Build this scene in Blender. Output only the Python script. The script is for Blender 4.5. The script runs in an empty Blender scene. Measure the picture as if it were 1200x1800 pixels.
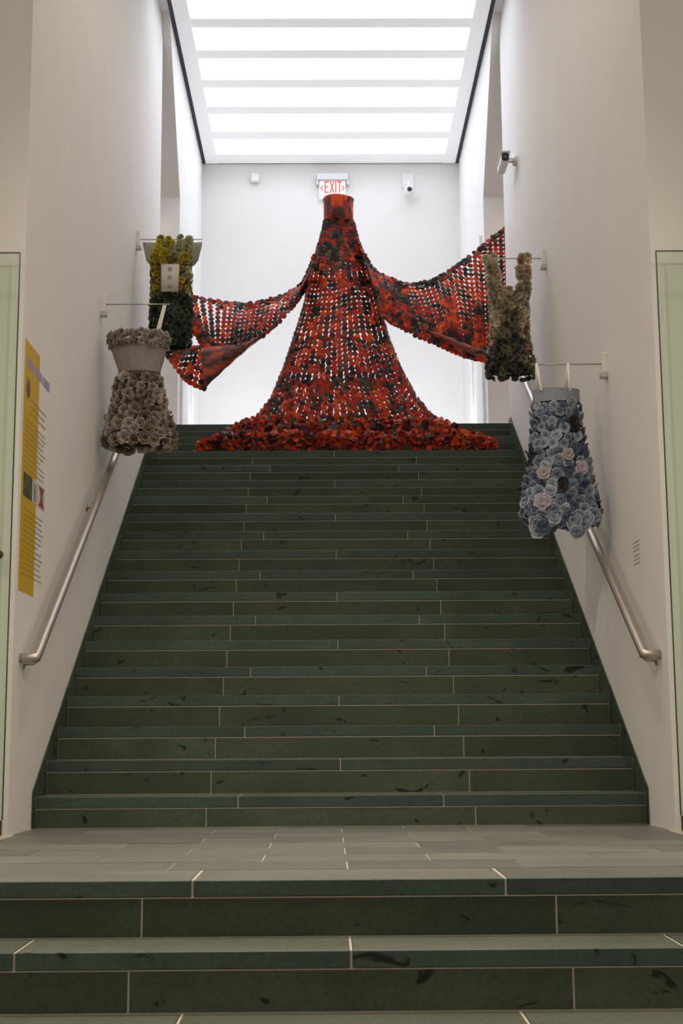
import bpy, math, random
from mathutils import Vector, Matrix, noise

random.seed(7)
S = bpy.context.scene
C = S.collection
R = math.radians

# ------------------------------------------------------------------ camera
cam_d = bpy.data.cameras.new('camera')
cam_d.sensor_fit = 'VERTICAL'
cam_d.sensor_height = 36.0
cam_d.lens = 2446.785 / 1800 * 36.0
cam_d.clip_end = 200
cam = bpy.data.objects.new('camera', cam_d)
C.objects.link(cam)
CAM = Vector((-0.0671, -7.2508, 0.4713))
yaw, pitch, roll = 0.0109166, 0.1603023, -0.0065137
fw = Vector((math.sin(yaw) * math.cos(pitch), math.cos(yaw) * math.cos(pitch), math.sin(pitch)))
rt = Vector((math.cos(yaw), -math.sin(yaw), 0))
up = rt.cross(fw)
rt2 = rt * math.cos(roll) + up * math.sin(roll)
up2 = -rt * math.sin(roll) + up * math.cos(roll)
m = Matrix((rt2, up2, -fw)).transposed().to_4x4()
m.translation = CAM
cam.matrix_world = m
S.camera = cam

# ------------------------------------------------------------------ light
S.view_settings.view_transform = 'Standard'
S.view_settings.look = 'None'
S.view_settings.gamma = 1
S.view_settings.use_curve_mapping = False
S.view_settings.exposure = 0.0
W = bpy.data.worlds.new('lobby_ambience')
S.world = W
W.use_nodes = True
bg = W.node_tree.nodes['Background']
bg.inputs['Color'].default_value = (1.0, 0.83, 0.67, 1)
bg.inputs['Strength'].default_value = 0.50
SKY_STRENGTH = 4.0
SKY_COLOR = (0.850, 0.898, 1.0, 1)

def lamp(name, loc, target, energy, size, color, spread=180):
    d = bpy.data.lights.new(name, 'AREA')
    d.shape = 'DISK'
    d.size = size
    d.energy = energy
    d.color = color
    d.spread = R(spread)
    o = bpy.data.objects.new(name, d)
    C.objects.link(o)
    o.location = loc
    o.rotation_euler = (Vector(target) - Vector(loc)).to_track_quat('-Z', 'Y').to_euler()
    return o

YBACK = 8.1
# lobby downlights over the landing
for x, y in ((-1.1, -1.9), (0.0, -1.9), (1.1, -1.9), (-0.6, -3.4), (0.6, -3.4)):
    lamp('downlight', (x, y, 6.0), (x, y, 0), 9.5, 0.25, (1.0, 0.86, 0.70), 55)
# added fill lamps, unseen above the stairs, brightening the stair walls
for y, e_ in ((-0.1, 23), (1.3, 11), (2.8, 6)):
    lamp('stair_fill', (0, y, 7.04), (0, y, 0), e_, 0.4, (1.0, 0.84, 0.68), 150)
# added fill lamps out of view, crossing onto stair walls and risers
for x in (-2.8, 2.8):
    lamp('stair_wall_fill', (x, -6.0, 5.6), (-x * .45, 0.9, 0.7), 7.0, 0.3, (1.0, 0.86, 0.70), 42)
# added unseen fill behind the stair walls, brightening the corridor
for x in (-2.5, 2.5):
    lamp('corridor_fill', (x, 5.15, 5.6), (x * .9, 5.4, 3.2), 8, 0.3, (1.0, 0.86, 0.74), 170)

# added hidden fill lamps behind the robe, brightening the lower back wall
for x in (-0.95, 0.95):
    lamp('back_wall_fill', (x, 6.6, 3.32), (x * .95, YBACK, 4.2), 9, 0.45, (0.90, 0.94, 1.0), 150)

# ------------------------------------------------------------------ helpers
class MB:
    def __init__(s):
        s.v = []; s.f = []; s.mi = []
    def add(s, vs, fs, mi=0):
        b = len(s.v)
        s.v += [tuple(p) for p in vs]
        s.f += [tuple(i + b for i in f) for f in fs]
        s.mi += [mi] * len(fs)
        return s
    def box(s, x0, x1, y0, y1, z0, z1, mi=0):
        vs = [(x, y, z) for z in (z0, z1) for y in (y0, y1) for x in (x0, x1)]
        return s.add(vs, [(0, 2, 3, 1), (4, 5, 7, 6), (0, 1, 5, 4), (2, 6, 7, 3), (0, 4, 6, 2), (1, 3, 7, 5)], mi)
    def chamfer_box(s, x0, x1, y0, y1, z0, z1, c=0.002, mi=0):
        # box with chamfered edges
        vs = []
        for z, dz in ((z0, 1), (z1, -1)):
            for y, dy in ((y0, 1), (y1, -1)):
                for x, dx in ((x0, 1), (x1, -1)):
                    vs += [(x, y + dy * c, z + dz * c), (x + dx * c, y, z + dz * c), (x + dx * c, y + dy * c, z)]
        def k(ix, iy, iz, a):
            return ((iz * 2 + iy) * 2 + ix) * 3 + a
        f = []
        f.append([k(0, 0, 0, 0), k(0, 0, 1, 0), k(0, 1, 1, 0), k(0, 1, 0, 0)])
        f.append([k(1, 0, 0, 0), k(1, 1, 0, 0), k(1, 1, 1, 0), k(1, 0, 1, 0)])
        f.append([k(0, 0, 0, 1), k(1, 0, 0, 1), k(1, 0, 1, 1), k(0, 0, 1, 1)])
        f.append([k(0, 1, 0, 1), k(0, 1, 1, 1), k(1, 1, 1, 1), k(1, 1, 0, 1)])
        f.append([k(0, 0, 0, 2), k(0, 1, 0, 2), k(1, 1, 0, 2), k(1, 0, 0, 2)])
        f.append([k(0, 0, 1, 2), k(1, 0, 1, 2), k(1, 1, 1, 2), k(0, 1, 1, 2)])
        for a in (0, 1):
            for b in (0, 1):
                f.append([k(0, a, b, 1), k(1, a, b, 1), k(1, a, b, 2), k(0, a, b, 2)])
                f.append([k(a, 0, b, 0), k(a, 1, b, 0), k(a, 1, b, 2), k(a, 0, b, 2)])
                f.append([k(a, b, 0, 0), k(a, b, 1, 0), k(a, b, 1, 1), k(a, b, 0, 1)])
        for ix in (0, 1):
            for iy in (0, 1):
                for iz in (0, 1):
                    f.append([k(ix, iy, iz, 0), k(ix, iy, iz, 1), k(ix, iy, iz, 2)])
        return s.add(vs, f, mi)
    def top(s, mi):
        zm = max(v[2] for v in s.v)
        s.mi = [mi if all(s.v[i][2] > zm - .0001 for i in f) else k_ for f, k_ in zip(s.f, s.mi)]
        return s
    def prism_x(s, yz, x0, x1, mi=0):
        n = len(yz)
        vs = [(x0, y, z) for y, z in yz] + [(x1, y, z) for y, z in yz]
        fs = [tuple(range(n)), tuple(range(2 * n - 1, n - 1, -1))]
        fs += [(i, n + i, n + (i + 1) % n, (i + 1) % n) for i in range(n)]
        return s.add(vs, fs, mi)
    def prism_y(s, xz, y0, y1, mi=0):
        n = len(xz)
        vs = [(x, y0, z) for x, z in xz] + [(x, y1, z) for x, z in xz]
        fs = [tuple(range(n)), tuple(range(2 * n - 1, n - 1, -1))]
        fs += [(i, n + i, n + (i + 1) % n, (i + 1) % n) for i in range(n)]
        return s.add(vs, fs, mi)
    def tube(s, pts, rad, n=14, caps=True, mi=0):
        pts = [Vector(p) for p in pts]
        rads = rad if isinstance(rad, (list, tuple)) else [rad] * len(pts)
        ref = None
        rings = []
        for i, p in enumerate(pts):
            a = pts[max(i - 1, 0)]; b = pts[min(i + 1, len(pts) - 1)]
            d = (b - a).normalized()
            if ref is None:
                ref = Vector((0, 0, 1)) if abs(d.z) < .9 else Vector((1, 0, 0))
            u = (ref - d * ref.dot(d)).normalized()
            ref = u
            w = d.cross(u)
            rings.append([p + (u * math.cos(2 * math.pi * k / n) + w * math.sin(2 * math.pi * k / n)) * rads[i] for k in range(n)])
        vs = [v for r_ in rings for v in r_]
        fs = []
        for i in range(len(pts) - 1):
            for k in range(n):
                fs.append((i * n + k, i * n + (k + 1) % n, (i + 1) * n + (k + 1) % n, (i + 1) * n + k))
        if caps:
            fs.append(tuple(range(n - 1, -1, -1)))
            fs.append(tuple((len(pts) - 1) * n + k for k in range(n)))
        return s.add(vs, fs, mi)
    def grid(s, P, mi=0, close_u=False):
        nu = len(P); nv = len(P[0])
        vs = [p for row in P for p in row]
        fs = []
        for i in range(nu if close_u else nu - 1):
            i2 = (i + 1) % nu
            for j in range(nv - 1):
                fs.append((i * nv + j, i2 * nv + j, i2 * nv + j + 1, i * nv + j + 1))
        return s.add(vs, fs, mi)
    def mesh(s, name, mats, smooth=False):
        me = bpy.data.meshes.new(name)
        me.from_pydata(s.v, [], s.f)
        for mt in (mats if isinstance(mats, (list, tuple)) else [mats]):
            me.materials.append(mt)
        me.polygons.foreach_set('material_index', s.mi)
        if smooth:
            me.polygons.foreach_set('use_smooth', [True] * len(s.f))
        me.update()
        return me
    def build(s, name, mats, parent=None, smooth=False, loc=None):
        return obj(name, s.mesh(name, mats, smooth), parent, loc)

def obj(name, me, parent=None, loc=None, mat=None):
    o = bpy.data.objects.new(name, me)
    C.objects.link(o)
    if parent is not None:
        o.parent = parent
        o.matrix_parent_inverse = Matrix.Translation(-parent.location)
    if mat is not None:
        o.matrix_basis = mat
    elif loc is not None:
        o.location = loc
    return o

def tag(o, label=None, cat=None, group=None, kind=None):
    if label: o['label'] = label
    if cat: o['category'] = cat
    if group: o['group'] = group
    if kind: o['kind'] = kind
    return o

def empty(name, loc, label=None, cat=None, group=None, kind=None):
    o = bpy.data.objects.new(name, None)
    o.empty_display_size = 0.1
    C.objects.link(o)
    o.location = loc
    return tag(o, label, cat, group, kind)

def interp(keys, x):
    if x <= keys[0][0]: return keys[0][1:]
    for a, b in zip(keys, keys[1:]):
        if x <= b[0]:
            t_ = (x - a[0]) / (b[0] - a[0])
            return tuple(p + (q - p) * t_ for p, q in zip(a[1:], b[1:]))
    return keys[-1][1:]

def spline(pts, u):
    # Catmull-Rom through pts, u in 0..1
    n = len(pts) - 1
    x = min(max(u, 0), 1) * n
    i = min(int(x), n - 1)
    f = x - i
    p = [Vector(pts[min(max(i + k, 0), n)]) for k in (-1, 0, 1, 2)]
    return 0.5 * ((2 * p[1]) + (p[2] - p[0]) * f + (2 * p[0] - 5 * p[1] + 4 * p[2] - p[3]) * f * f + (3 * p[1] - p[0] - 3 * p[2] + p[3]) * f ** 3)

# ------------------------------------------------------------------ materials
def mat(name, color, rough=0.6, metal=0.0, spec=0.5, noise_amt=0.0, noise_scale=8.0, bump=0.0, translucent=0.0, obj_var=0.0, emit=None, emit_s=0):
    m_ = bpy.data.materials.new(name)
    m_.use_nodes = True
    nt = m_.node_tree
    b = nt.nodes['Principled BSDF']
    b.inputs['Base Color'].default_value = (*color, 1)
    b.inputs['Roughness'].default_value = rough
    b.inputs['Metallic'].default_value = metal
    b.inputs['Specular IOR Level'].default_value = spec
    src = None
    if noise_amt or bump:
        tc = nt.nodes.new('ShaderNodeTexCoord')
        nz = nt.nodes.new('ShaderNodeTexNoise')
        nz.inputs['Scale'].default_value = noise_scale
        nz.inputs['Detail'].default_value = 5
        nt.links.new(tc.outputs['Object'], nz.inputs['Vector'])
        if noise_amt:
            rp = nt.nodes.new('ShaderNodeValToRGB')
            rp.color_ramp.elements[0].position = 0.3
            rp.color_ramp.elements[1].position = 0.7
            rp.color_ramp.elements[0].color = tuple(c * (1 - noise_amt) for c in color) + (1,)
            rp.color_ramp.elements[1].color = tuple(min(1, c * (1 + noise_amt)) for c in color) + (1,)
            nt.links.new(nz.outputs['Fac'], rp.inputs['Fac'])
            src = rp.outputs['Color']
        if bump:
            bp_ = nt.nodes.new('ShaderNodeBump')
            bp_.inputs['Strength'].default_value = bump
            bp_.inputs['Distance'].default_value = 0.01
            nt.links.new(nz.outputs['Fac'], bp_.inputs['Height'])
            nt.links.new(bp_.outputs['Normal'], b.inputs['Normal'])
    if obj_var:
        oi = nt.nodes.new('ShaderNodeObjectInfo')
        mr = nt.nodes.new('ShaderNodeMapRange')
        mr.inputs['To Min'].default_value = 1 - obj_var
        mr.inputs['To Max'].default_value = 1 + obj_var
        nt.links.new(oi.outputs['Random'], mr.inputs['Value'])
        hs = nt.nodes.new('ShaderNodeHueSaturation')
        hs.inputs['Color'].default_value = (*color, 1)
        if src: nt.links.new(src, hs.inputs['Color'])
        nt.links.new(mr.outputs['Result'], hs.inputs['Value'])
        src = hs.outputs['Color']
    if src:
        nt.links.new(src, b.inputs['Base Color'])
    if translucent:
        tr = nt.nodes.new('ShaderNodeBsdfTranslucent')
        tr.inputs['Color'].default_value = (*[min(1, c * 1.3) for c in color], 1)
        if src: nt.links.new(src, tr.inputs['Color'])
        mx = nt.nodes.new('ShaderNodeMixShader')
        mx.inputs[0].default_value = translucent
        out = nt.nodes['Material Output']
        nt.links.new(b.outputs[0], mx.inputs[1])
        nt.links.new(tr.outputs[0], mx.inputs[2])
        nt.links.new(mx.outputs[0], out.inputs['Surface'])
    if emit:
        b.inputs['Emission Color'].default_value = (*emit, 1)
        b.inputs['Emission Strength'].default_value = emit_s
    return m_

def slate_material(name, c0, c1, rough, spots=True, spec=0.35):
    m_ = bpy.data.materials.new(name)
    m_.use_nodes = True
    nt = m_.node_tree
    N = nt.nodes.new
    L = nt.links.new
    b = nt.nodes['Principled BSDF']
    b.inputs['Roughness'].default_value = rough
    b.inputs['Specular IOR Level'].default_value = spec
    geo = N('ShaderNodeNewGeometry')
    oi = N('ShaderNodeObjectInfo')
    mul = N('ShaderNodeMath'); mul.operation = 'MULTIPLY'; mul.inputs[1].default_value = 37
    L(oi.outputs['Random'], mul.inputs[0])
    add = N('ShaderNodeVectorMath'); add.operation = 'ADD'
    L(geo.outputs['Position'], add.inputs[0]); L(mul.outputs[0], add.inputs[1])
    n1 = N('ShaderNodeTexNoise'); n1.inputs['Scale'].default_value = 2.2; n1.inputs['Detail'].default_value = 6; n1.inputs['Distortion'].default_value = 0.6
    L(add.outputs[0], n1.inputs['Vector'])
    rp = N('ShaderNodeValToRGB')
    rp.color_ramp.elements[0].position = 0.32; rp.color_ramp.elements[0].color = (*c0, 1)
    rp.color_ramp.elements[1].position = 0.70; rp.color_ramp.elements[1].color = (*c1, 1)
    L(n1.outputs['Fac'], rp.inputs['Fac'])
    # fine speckle
    n2 = N('ShaderNodeTexNoise'); n2.inputs['Scale'].default_value = 60; n2.inputs['Detail'].default_value = 3
    L(add.outputs[0], n2.inputs['Vector'])
    mr = N('ShaderNodeMapRange'); mr.inputs['From Min'].default_value = 0.3; mr.inputs['From Max'].default_value = 0.7
    mr.inputs['To Min'].default_value = 0.85; mr.inputs['To Max'].default_value = 1.15
    L(n2.outputs['Fac'], mr.inputs['Value'])
    hs = N('ShaderNodeHueSaturation')
    L(rp.outputs['Color'], hs.inputs['Color'])
    # slab to slab variation
    mv = N('ShaderNodeMapRange'); mv.inputs['To Min'].default_value = 0.80; mv.inputs['To Max'].default_value = 1.22
    L(oi.outputs['Random'], mv.inputs['Value'])
    mm = N('ShaderNodeMath'); mm.operation = 'MULTIPLY'
    L(mv.outputs[0], mm.inputs[0]); L(mr.outputs[0], mm.inputs[1])
    L(mm.outputs[0], hs.inputs['Value'])
    col = hs.outputs['Color']
    if spots:
        mp = N('ShaderNodeMapping'); mp.inputs['Scale'].default_value = (3.2, 3.2, 5.5); mp.inputs['Rotation'].default_value = (0, 0.5, 0)
        L(add.outputs[0], mp.inputs['Vector'])
        n3 = N('ShaderNodeTexNoise'); n3.inputs['Scale'].default_value = 2.1; n3.inputs['Detail'].default_value = 3; n3.inputs['Distortion'].default_value = 1.2
        L(mp.outputs[0], n3.inputs['Vector'])
        r3 = N('ShaderNodeValToRGB')
        r3.color_ramp.elements[0].position = 0.655; r3.color_ramp.elements[0].color = (0, 0, 0, 1)
        r3.color_ramp.elements[1].position = 0.70; r3.color_ramp.elements[1].color = (1, 1, 1, 1)
        L(n3.outputs['Fac'], r3.inputs['Fac'])
        mx = N('ShaderNodeMixRGB'); mx.inputs[2].default_value = (0.008, 0.010, 0.008, 1)
        L(r3.outputs['Color'], mx.inputs[0]); L(col, mx.inputs[1])
        col = mx.outputs[0]
    L(col, b.inputs['Base Color'])
    bp_ = N('ShaderNodeBump'); bp_.inputs['Strength'].default_value = 0.15; bp_.inputs['Distance'].default_value = 0.004
    L(n2.outputs['Fac'], bp_.inputs['Height']); L(bp_.outputs['Normal'], b.inputs['Normal'])
    return m_

WHITE = mat('wall_paint', (0.80, 0.785, 0.765), 0.75, spec=0.25, noise_amt=0.015, noise_scale=2.0)
CEIL = mat('ceiling_white', (0.86, 0.86, 0.86), 0.7, spec=0.3)
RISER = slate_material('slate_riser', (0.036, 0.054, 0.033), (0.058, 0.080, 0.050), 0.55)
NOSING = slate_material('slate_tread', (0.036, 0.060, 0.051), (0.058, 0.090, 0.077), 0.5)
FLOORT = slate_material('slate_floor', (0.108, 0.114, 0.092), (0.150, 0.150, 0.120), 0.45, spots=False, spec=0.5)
TREADT = slate_material('slate_tread_top_lit', (0.070, 0.085, 0.062), (0.100, 0.112, 0.082), 0.45, spots=False, spec=0.5)  # paler copy of the tread stone, overhead light painted in
MORTAR = mat('mortar', (0.46, 0.42, 0.34), 0.9, spec=0.1, noise_amt=0.1, noise_scale=30)
STEEL = mat('brushed_steel', (0.50, 0.46, 0.41), 0.45, metal=1.0)
BLACKM = mat('black_metal', (0.02, 0.022, 0.03), 0.5)
DARKREV = mat('dark_reveal', (0.035, 0.04, 0.055), 0.7)
PLASTIC = mat('white_plastic', (0.82, 0.82, 0.80), 0.4)
GREYPL = mat('grey_aluminium', (0.55, 0.56, 0.57), 0.35, metal=0.4)
ACRYL = mat('rod_metal', (0.45, 0.42, 0.38), 0.3, metal=0.8)
BROWN = mat('bronze_shoe', (0.10, 0.065, 0.05), 0.5, metal=0.3)
RIBBON = mat('white_ribbon', (0.82, 0.80, 0.76), 0.6)

LUM = mat('glowing_laylight', (0.86, 0.86, 0.86), 0.6, emit=(.94, .95, 1.0), emit_s=0.23)  # opaque beams and rails, given an added glow to brighten their undersides
SKY = bpy.data.materials.new('skylight_diffuser')
SKY.use_nodes = True
_n = SKY.node_tree
_b = _n.nodes['Principled BSDF']
_b.inputs['Base Color'].default_value = (0.9, 0.9, 0.9, 1)
_b.inputs['Emission Color'].default_value = SKY_COLOR
_b.inputs['Emission Strength'].default_value = SKY_STRENGTH

GLASS = bpy.data.materials.new('green_glass')
GLASS.use_nodes = True
_n = GLASS.node_tree
_n.nodes.remove(_n.nodes['Principled BSDF'])
_t = _n.nodes.new('ShaderNodeBsdfTransparent'); _t.inputs[0].default_value = (0.915, 0.962, 0.91, 1)
_g = _n.nodes.new('ShaderNodeBsdfGlossy'); _g.inputs['Roughness'].default_value = 0.03; _g.inputs[0].default_value = (0.9, 1, 0.95, 1)
_x = _n.nodes.new('ShaderNodeMixShader'); _x.inputs[0].default_value = 0.05
_n.links.new(_t.outputs[0], _x.inputs[1]); _n.links.new(_g.outputs[0], _x.inputs[2])
_n.links.new(_x.outputs[0], _n.nodes['Material Output'].inputs['Surface'])
GLASS_EDGE = mat('glass_edge', (0.05, 0.075, 0.055), 0.2)

# ------------------------------------------------------------------ setting: walls
WX = 1.568
RISE, RUN, SLAB = 0.1778, 0.2794, 0.057
LZ = 0.0235                       # landing level
NST = 18
TOPZ = NST * RISE
YF, YE = -0.56, 4.85              # near and far end of the stair walls
YC, YB = 5.77, 8.1                # alcove front and back
AX = 1.49
CZ = 7.06                         # ceiling

def struct(name, mb, mt, parent=None):
    o = mb.build(name, mt, parent)
    o['kind'] = 'structure'
    return o

struct('wall_left', MB().box(-1.95, -WX, YF, YE, -1.6, 7.6), WHITE)
struct('wall_right', MB().box(WX, 1.95, YF, YE, -1.6, 7.6), WHITE)
struct('wall_front_left', MB().box(-6.5, -1.95, YF, YF + .3, -1.6, 7.6), WHITE)
struct('wall_front_right', MB().box(1.95, 6.5, YF, YF + .3, -1.6, 7.6), WHITE)
struct('wall_corridor_left', MB().box(-3.4, -1.95, YE - .2, YE, 2.5, 7.6), WHITE)
struct('wall_corridor_right', MB().box(1.95, 3.4, YE - .2, YE, 2.5, 7.6), WHITE)
struct('wall_end_left', MB().box(-3.5, -3.4, YE - .2, YC + .1, 2.5, 7.6), WHITE)
struct('wall_end_right', MB().box(3.4, 3.5, YE - .2, YC + .1, 2.5, 7.6), WHITE)
prof = [(YC, TOPZ - .3), (YB, TOPZ - .3), (YB, 7.6), (4.70, 7.6), (4.70, 7.08), (YC, 5.71)]
struct('wall_alcove_left', MB().prism_x(prof, -3.4, -AX), WHITE)
struct('wall_alcove_right', MB().prism_x(prof, AX, 3.4), WHITE)
struct('wall_back', MB().box(-3.4, 3.4, YB, YB + .2, 2.5, 7.6), WHITE)
struct('floor_upper', MB().box(-3.4, 3.4, YE + .2, YB, TOPZ - .25, TOPZ), mat('pale_bounce_floor', (.66, .65, .63), .5, noise_amt=.08, noise_scale=40))  # unseen floor, made pale to bounce light onto back wall and beams

# ceiling over the stairs and laylight frame
struct('ceiling', MB().box(-1.95, 1.95, YF, 3.55, CZ, CZ + .2), CEIL)
fr = MB()
fr.box(-1.45, -1.31, 3.55, YB - .015, CZ, CZ + .34)
fr.box(1.31, 1.45, 3.55, YB - .015, CZ, CZ + .34)
lay = fr.build('ceiling_laylight', LUM)
tag(lay, kind='structure')
BEAMS = [(3.55, 3.73), (4.17, 4.34), (4.785, 4.953), (5.39, 5.556), (6.005, 6.18), (6.615, 6.79), (7.235, 7.425), (7.83, YB - .015)]
for a, b in BEAMS:
    MB().chamfer_box(-1.312, 1.312, a, b, CZ, CZ + .34, .006).build('beam', LUM, lay)
for (a0, a1), (b0, b1) in zip(BEAMS, BEAMS[1:]):
    MB().box(-1.315, 1.315, a1 - .01, b0 + .01, CZ + .345, CZ + .36).build('pane', SKY, lay)
rv = MB()
rv.box(-1.489, -1.452, 3.55, YB - .012, CZ + .004, CZ + .02)
rv.box(1.452, 1.489, 3.55, YB - .012, CZ + .004, CZ + .02)
rv.box(-1.489, 1.489, YB - .013, YB - .001, CZ + .004, CZ + .02)
rv.build('shadow_gap', DARKREV, lay)
struct('ceiling_corridor_left', MB().box(-3.4, -1.4895, 3.55, 4.75, CZ + .02, CZ + .2), CEIL)
struct('ceiling_corridor_right', MB().box(1.4895, 3.4, 3.55, 4.75, CZ + .02, CZ + .2), CEIL)
struct('ceiling_roof', MB().box(-3.4, 3.4, 3.55, YB, CZ + .362, CZ + .5), CEIL)

# doors in the alcove side walls
for sx, nm in ((-1, 'door_1'), (1, 'door_2')):
    x1 = sx * AX
    d = empty(nm, (x1, 6.45, TOPZ), kind='structure')
    a, b = sorted((x1, x1 - sx * .012))
    MB().box(a, b, 6.03, 6.87, TOPZ + .01, TOPZ + 2.1).build('door_leaf', PLASTIC, d)
    a, b = sorted((x1, x1 - sx * .03))
    MB().box(a, b, 5.95, 6.02, TOPZ, TOPZ + 2.18).build('door_frame', CEIL, d)
    MB().box(a, b, 6.88, 6.95, TOPZ, TOPZ + 2.18).build('door_frame', CEIL, d)
    MB().box(a, b, 6.02, 6.88, TOPZ + 2.11, TOPZ + 2.18).build('door_frame', CEIL, d)
    xk = x1 - sx * .045
    MB().tube([(x1, 6.12, TOPZ + 1.0), (xk, 6.12, TOPZ + 1.0), (xk, 6.24, TOPZ + 1.0)], .011, 8).build('door_handle', STEEL, d, True)

# ------------------------------------------------------------------ landing floor tiles
fl = empty('floor', (0, -1.3, LZ), kind='structure')
MB().box(-6, 6, -2.66, -.002, -.25, LZ - .0018).build('mortar_bed', MORTAR, fl)
rows = [0.0, -.155]
while rows[-1] - .31 > -2.33: rows.append(rows[-1] - .31)
rows[-1] = -2.33
G = .0025
k = 0
for i, (ya, yb) in enumerate(zip(rows, rows[1:])):
    off = 0.0 if i % 2 == 1 else 0.31
    x = -6 * .62 + off
    while x < 3.8:
        lim = YF if yb > YF else None
        x0, x1 = x + G, x + .62 - G
        ok = True
        if ya > YF - .02:                # between the stair walls
            x0, x1 = max(x0, -WX + .003), min(x1, WX - .003)
            if x1 - x0 < .02: ok = False
        if ok:
            dz = random.uniform(-.0008, .0008)
            MB().box(x0, x1, yb + G, ya - G, LZ - .03, LZ + dz).build('tile', FLOORT, fl)
        x += .62

# ------------------------------------------------------------------ staircases
st = empty('stone_staircase', (0, 0, 0), 'wide dark green slate staircase rising between the two white walls up to the red robe', 'staircase')
SX = WX - .010
prof = [(.0056, LZ - .2)]
for n in range(1, NST + 1):
    y = (n - 1) * RUN + .0056
    prof += [(y, n * RISE - .003), (n * RUN + .0056, n * RISE - .003)]
prof += [(NST * RUN + .0056, TOPZ - .5)]
MB().prism_x(prof, -SX, SX).build('mortar_core', MORTAR, st)
for n in range(1, NST + 1):
    y = (n - 1) * RUN
    zt = n * RISE
    js = [-SX, -.525, .525, SX] if n % 2 else [-SX, 0.0, SX]
    for a, b in zip(js, js[1:]):
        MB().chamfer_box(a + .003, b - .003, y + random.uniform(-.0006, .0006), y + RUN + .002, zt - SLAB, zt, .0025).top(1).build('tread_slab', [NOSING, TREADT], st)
    zb = (n - 1) * RISE + .003 if n > 1 else LZ + .002
    js = [-SX, -.687, .687, SX]
    for a, b in zip(js, js[1:]):
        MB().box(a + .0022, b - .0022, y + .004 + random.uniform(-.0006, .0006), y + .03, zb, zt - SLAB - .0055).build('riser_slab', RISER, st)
    # stone skirting against both walls
    for s in (-1, 1):
        a, b = sorted((s * (WX - .008), s * (WX - .0004)))
        h = .052
        y1 = y + RUN - .003
        q = [(y + .002, zt + .002), (y1, zt + .002), (y1, min(zt + RISE, TOPZ + .0) + h), (y + .002, zt + h)]
        if n == NST: q = [(y + .002, zt + .002), (y + .12, zt + .002), (y + .12, zt + h), (y + .002, zt + h)]
        MB().prism_x(q, a, b).build('skirting_slab', RISER, st)
for s in (-1, 1):
    a, b = sorted((s * (WX - .008), s * (WX - .0004)))
    MB().prism_x([(-.035, LZ), (.0, LZ), (.0, RISE + .052), (-.035, RISE + .03)], a, b).build('skirting_slab', RISER, st)

ls = empty('stone_staircase', (0, -2.9, -.5), 'lower flight of broad green slate steps leading up to the landing', 'staircase')
prof = []
for i in range(5):
    y = -2.676 - i * RUN
    z = LZ - i * RISE
    prof += [(y + .3, z - .003), (y + .0056, z - .003)] if i == 0 else [(y + RUN + .0056, z - .003), (y + .0056, z - .003)]
prof += [(-2.676 - 4 * RUN + .008, -1.1), (-2.376, -1.1)]
MB().prism_x(prof, -6, 6).build('mortar_core', MORTAR, ls)
for i in range(5):
    y = -2.676 - i * RUN
    z = LZ - i * RISE
    js = [-3.5, -2.5, -1.5, -.5, .5, 1.5, 2.5, 3.5] if i % 2 == 0 else [-3., -2., -1., 0., 1., 2., 3.]
    depth = .345 if i == 0 else RUN + .002
    for a, b in zip(js, js[1:]):
        MB().chamfer_box(a + .004, b - .004, y, y + depth, z - .0525, z, .003).top(1).build('tread_slab', [NOSING, FLOORT if i == 0 else TREADT], ls)  # same stone throughout; paler top faces paint in the light from above
    js = [-3.3, -1.98, -.66, .66, 1.98, 3.3]
    zb = z - RISE + .003
    for a, b in zip(js, js[1:]):
        MB().box(a + .003, b - .003, y + .004, y + .03, zb, z - .0525 - .005).build('riser_slab', RISER, ls)
struct('floor_lobby', MB().box(-8, 8, -14, -2.676 - 4 * RUN, -1.1, LZ - 5 * RISE), FLOORT)

# ------------------------------------------------------------------ handrails
def bend(p0, p1, p2, r_, n=6):
    p0, p1, p2 = map(Vector, (p0, p1, p2))
    a = p1 + (p0 - p1).normalized() * r_
    b = p1 + (p2 - p1).normalized() * r_
    return [a.lerp(p1, t_).lerp(p1.lerp(b, t_), t_) for t_ in [i / n for i in range(n + 1)]]

for s, lab in ((-1, 'brushed steel handrail on the wall with the yellow text panel'), (1, 'brushed steel handrail on the wall behind the blue petal dress')):
    xr = s * (WX - .08)
    y0, z0 = -.41, .862
    y1 = 4.45
    z1 = z0 + (y1 - y0) * .630
    h = empty('handrail', (s * WX, y0, z0), lab, 'handrail', 'stair handrails')
    pts = [Vector((s * (WX + .01), y0, z0))] + bend((s * WX, y0, z0), (xr, y0, z0), (xr, y1, z1), .022) + bend((xr, y0, z0), (xr, y1, z1), (s * WX, y1, z1), .022) + [Vector((s * (WX + .01), y1, z1))]
    MB().tube(pts, .0235, 20).build('rail', STEEL, h, True)
    for yy in (.02 if s > 0 else .0, 1.35, 2.7, 4.0):
        if yy == .0 or yy == .02: yy = -.33
        zz = z0 + (yy - y0) * .630
        br = MB()
        br.tube([(xr, yy, zz - .015), (xr, yy, zz - .055), (xr + s * .03, yy, zz - .075), (s * (WX + .002), yy, zz - .075)], .007, 8)
        br.tube([(s * (WX - .006), yy, zz - .075), (s * (WX + .003), yy, zz - .075)], .024, 12)
        br.build('bracket', STEEL, h, True)

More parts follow.
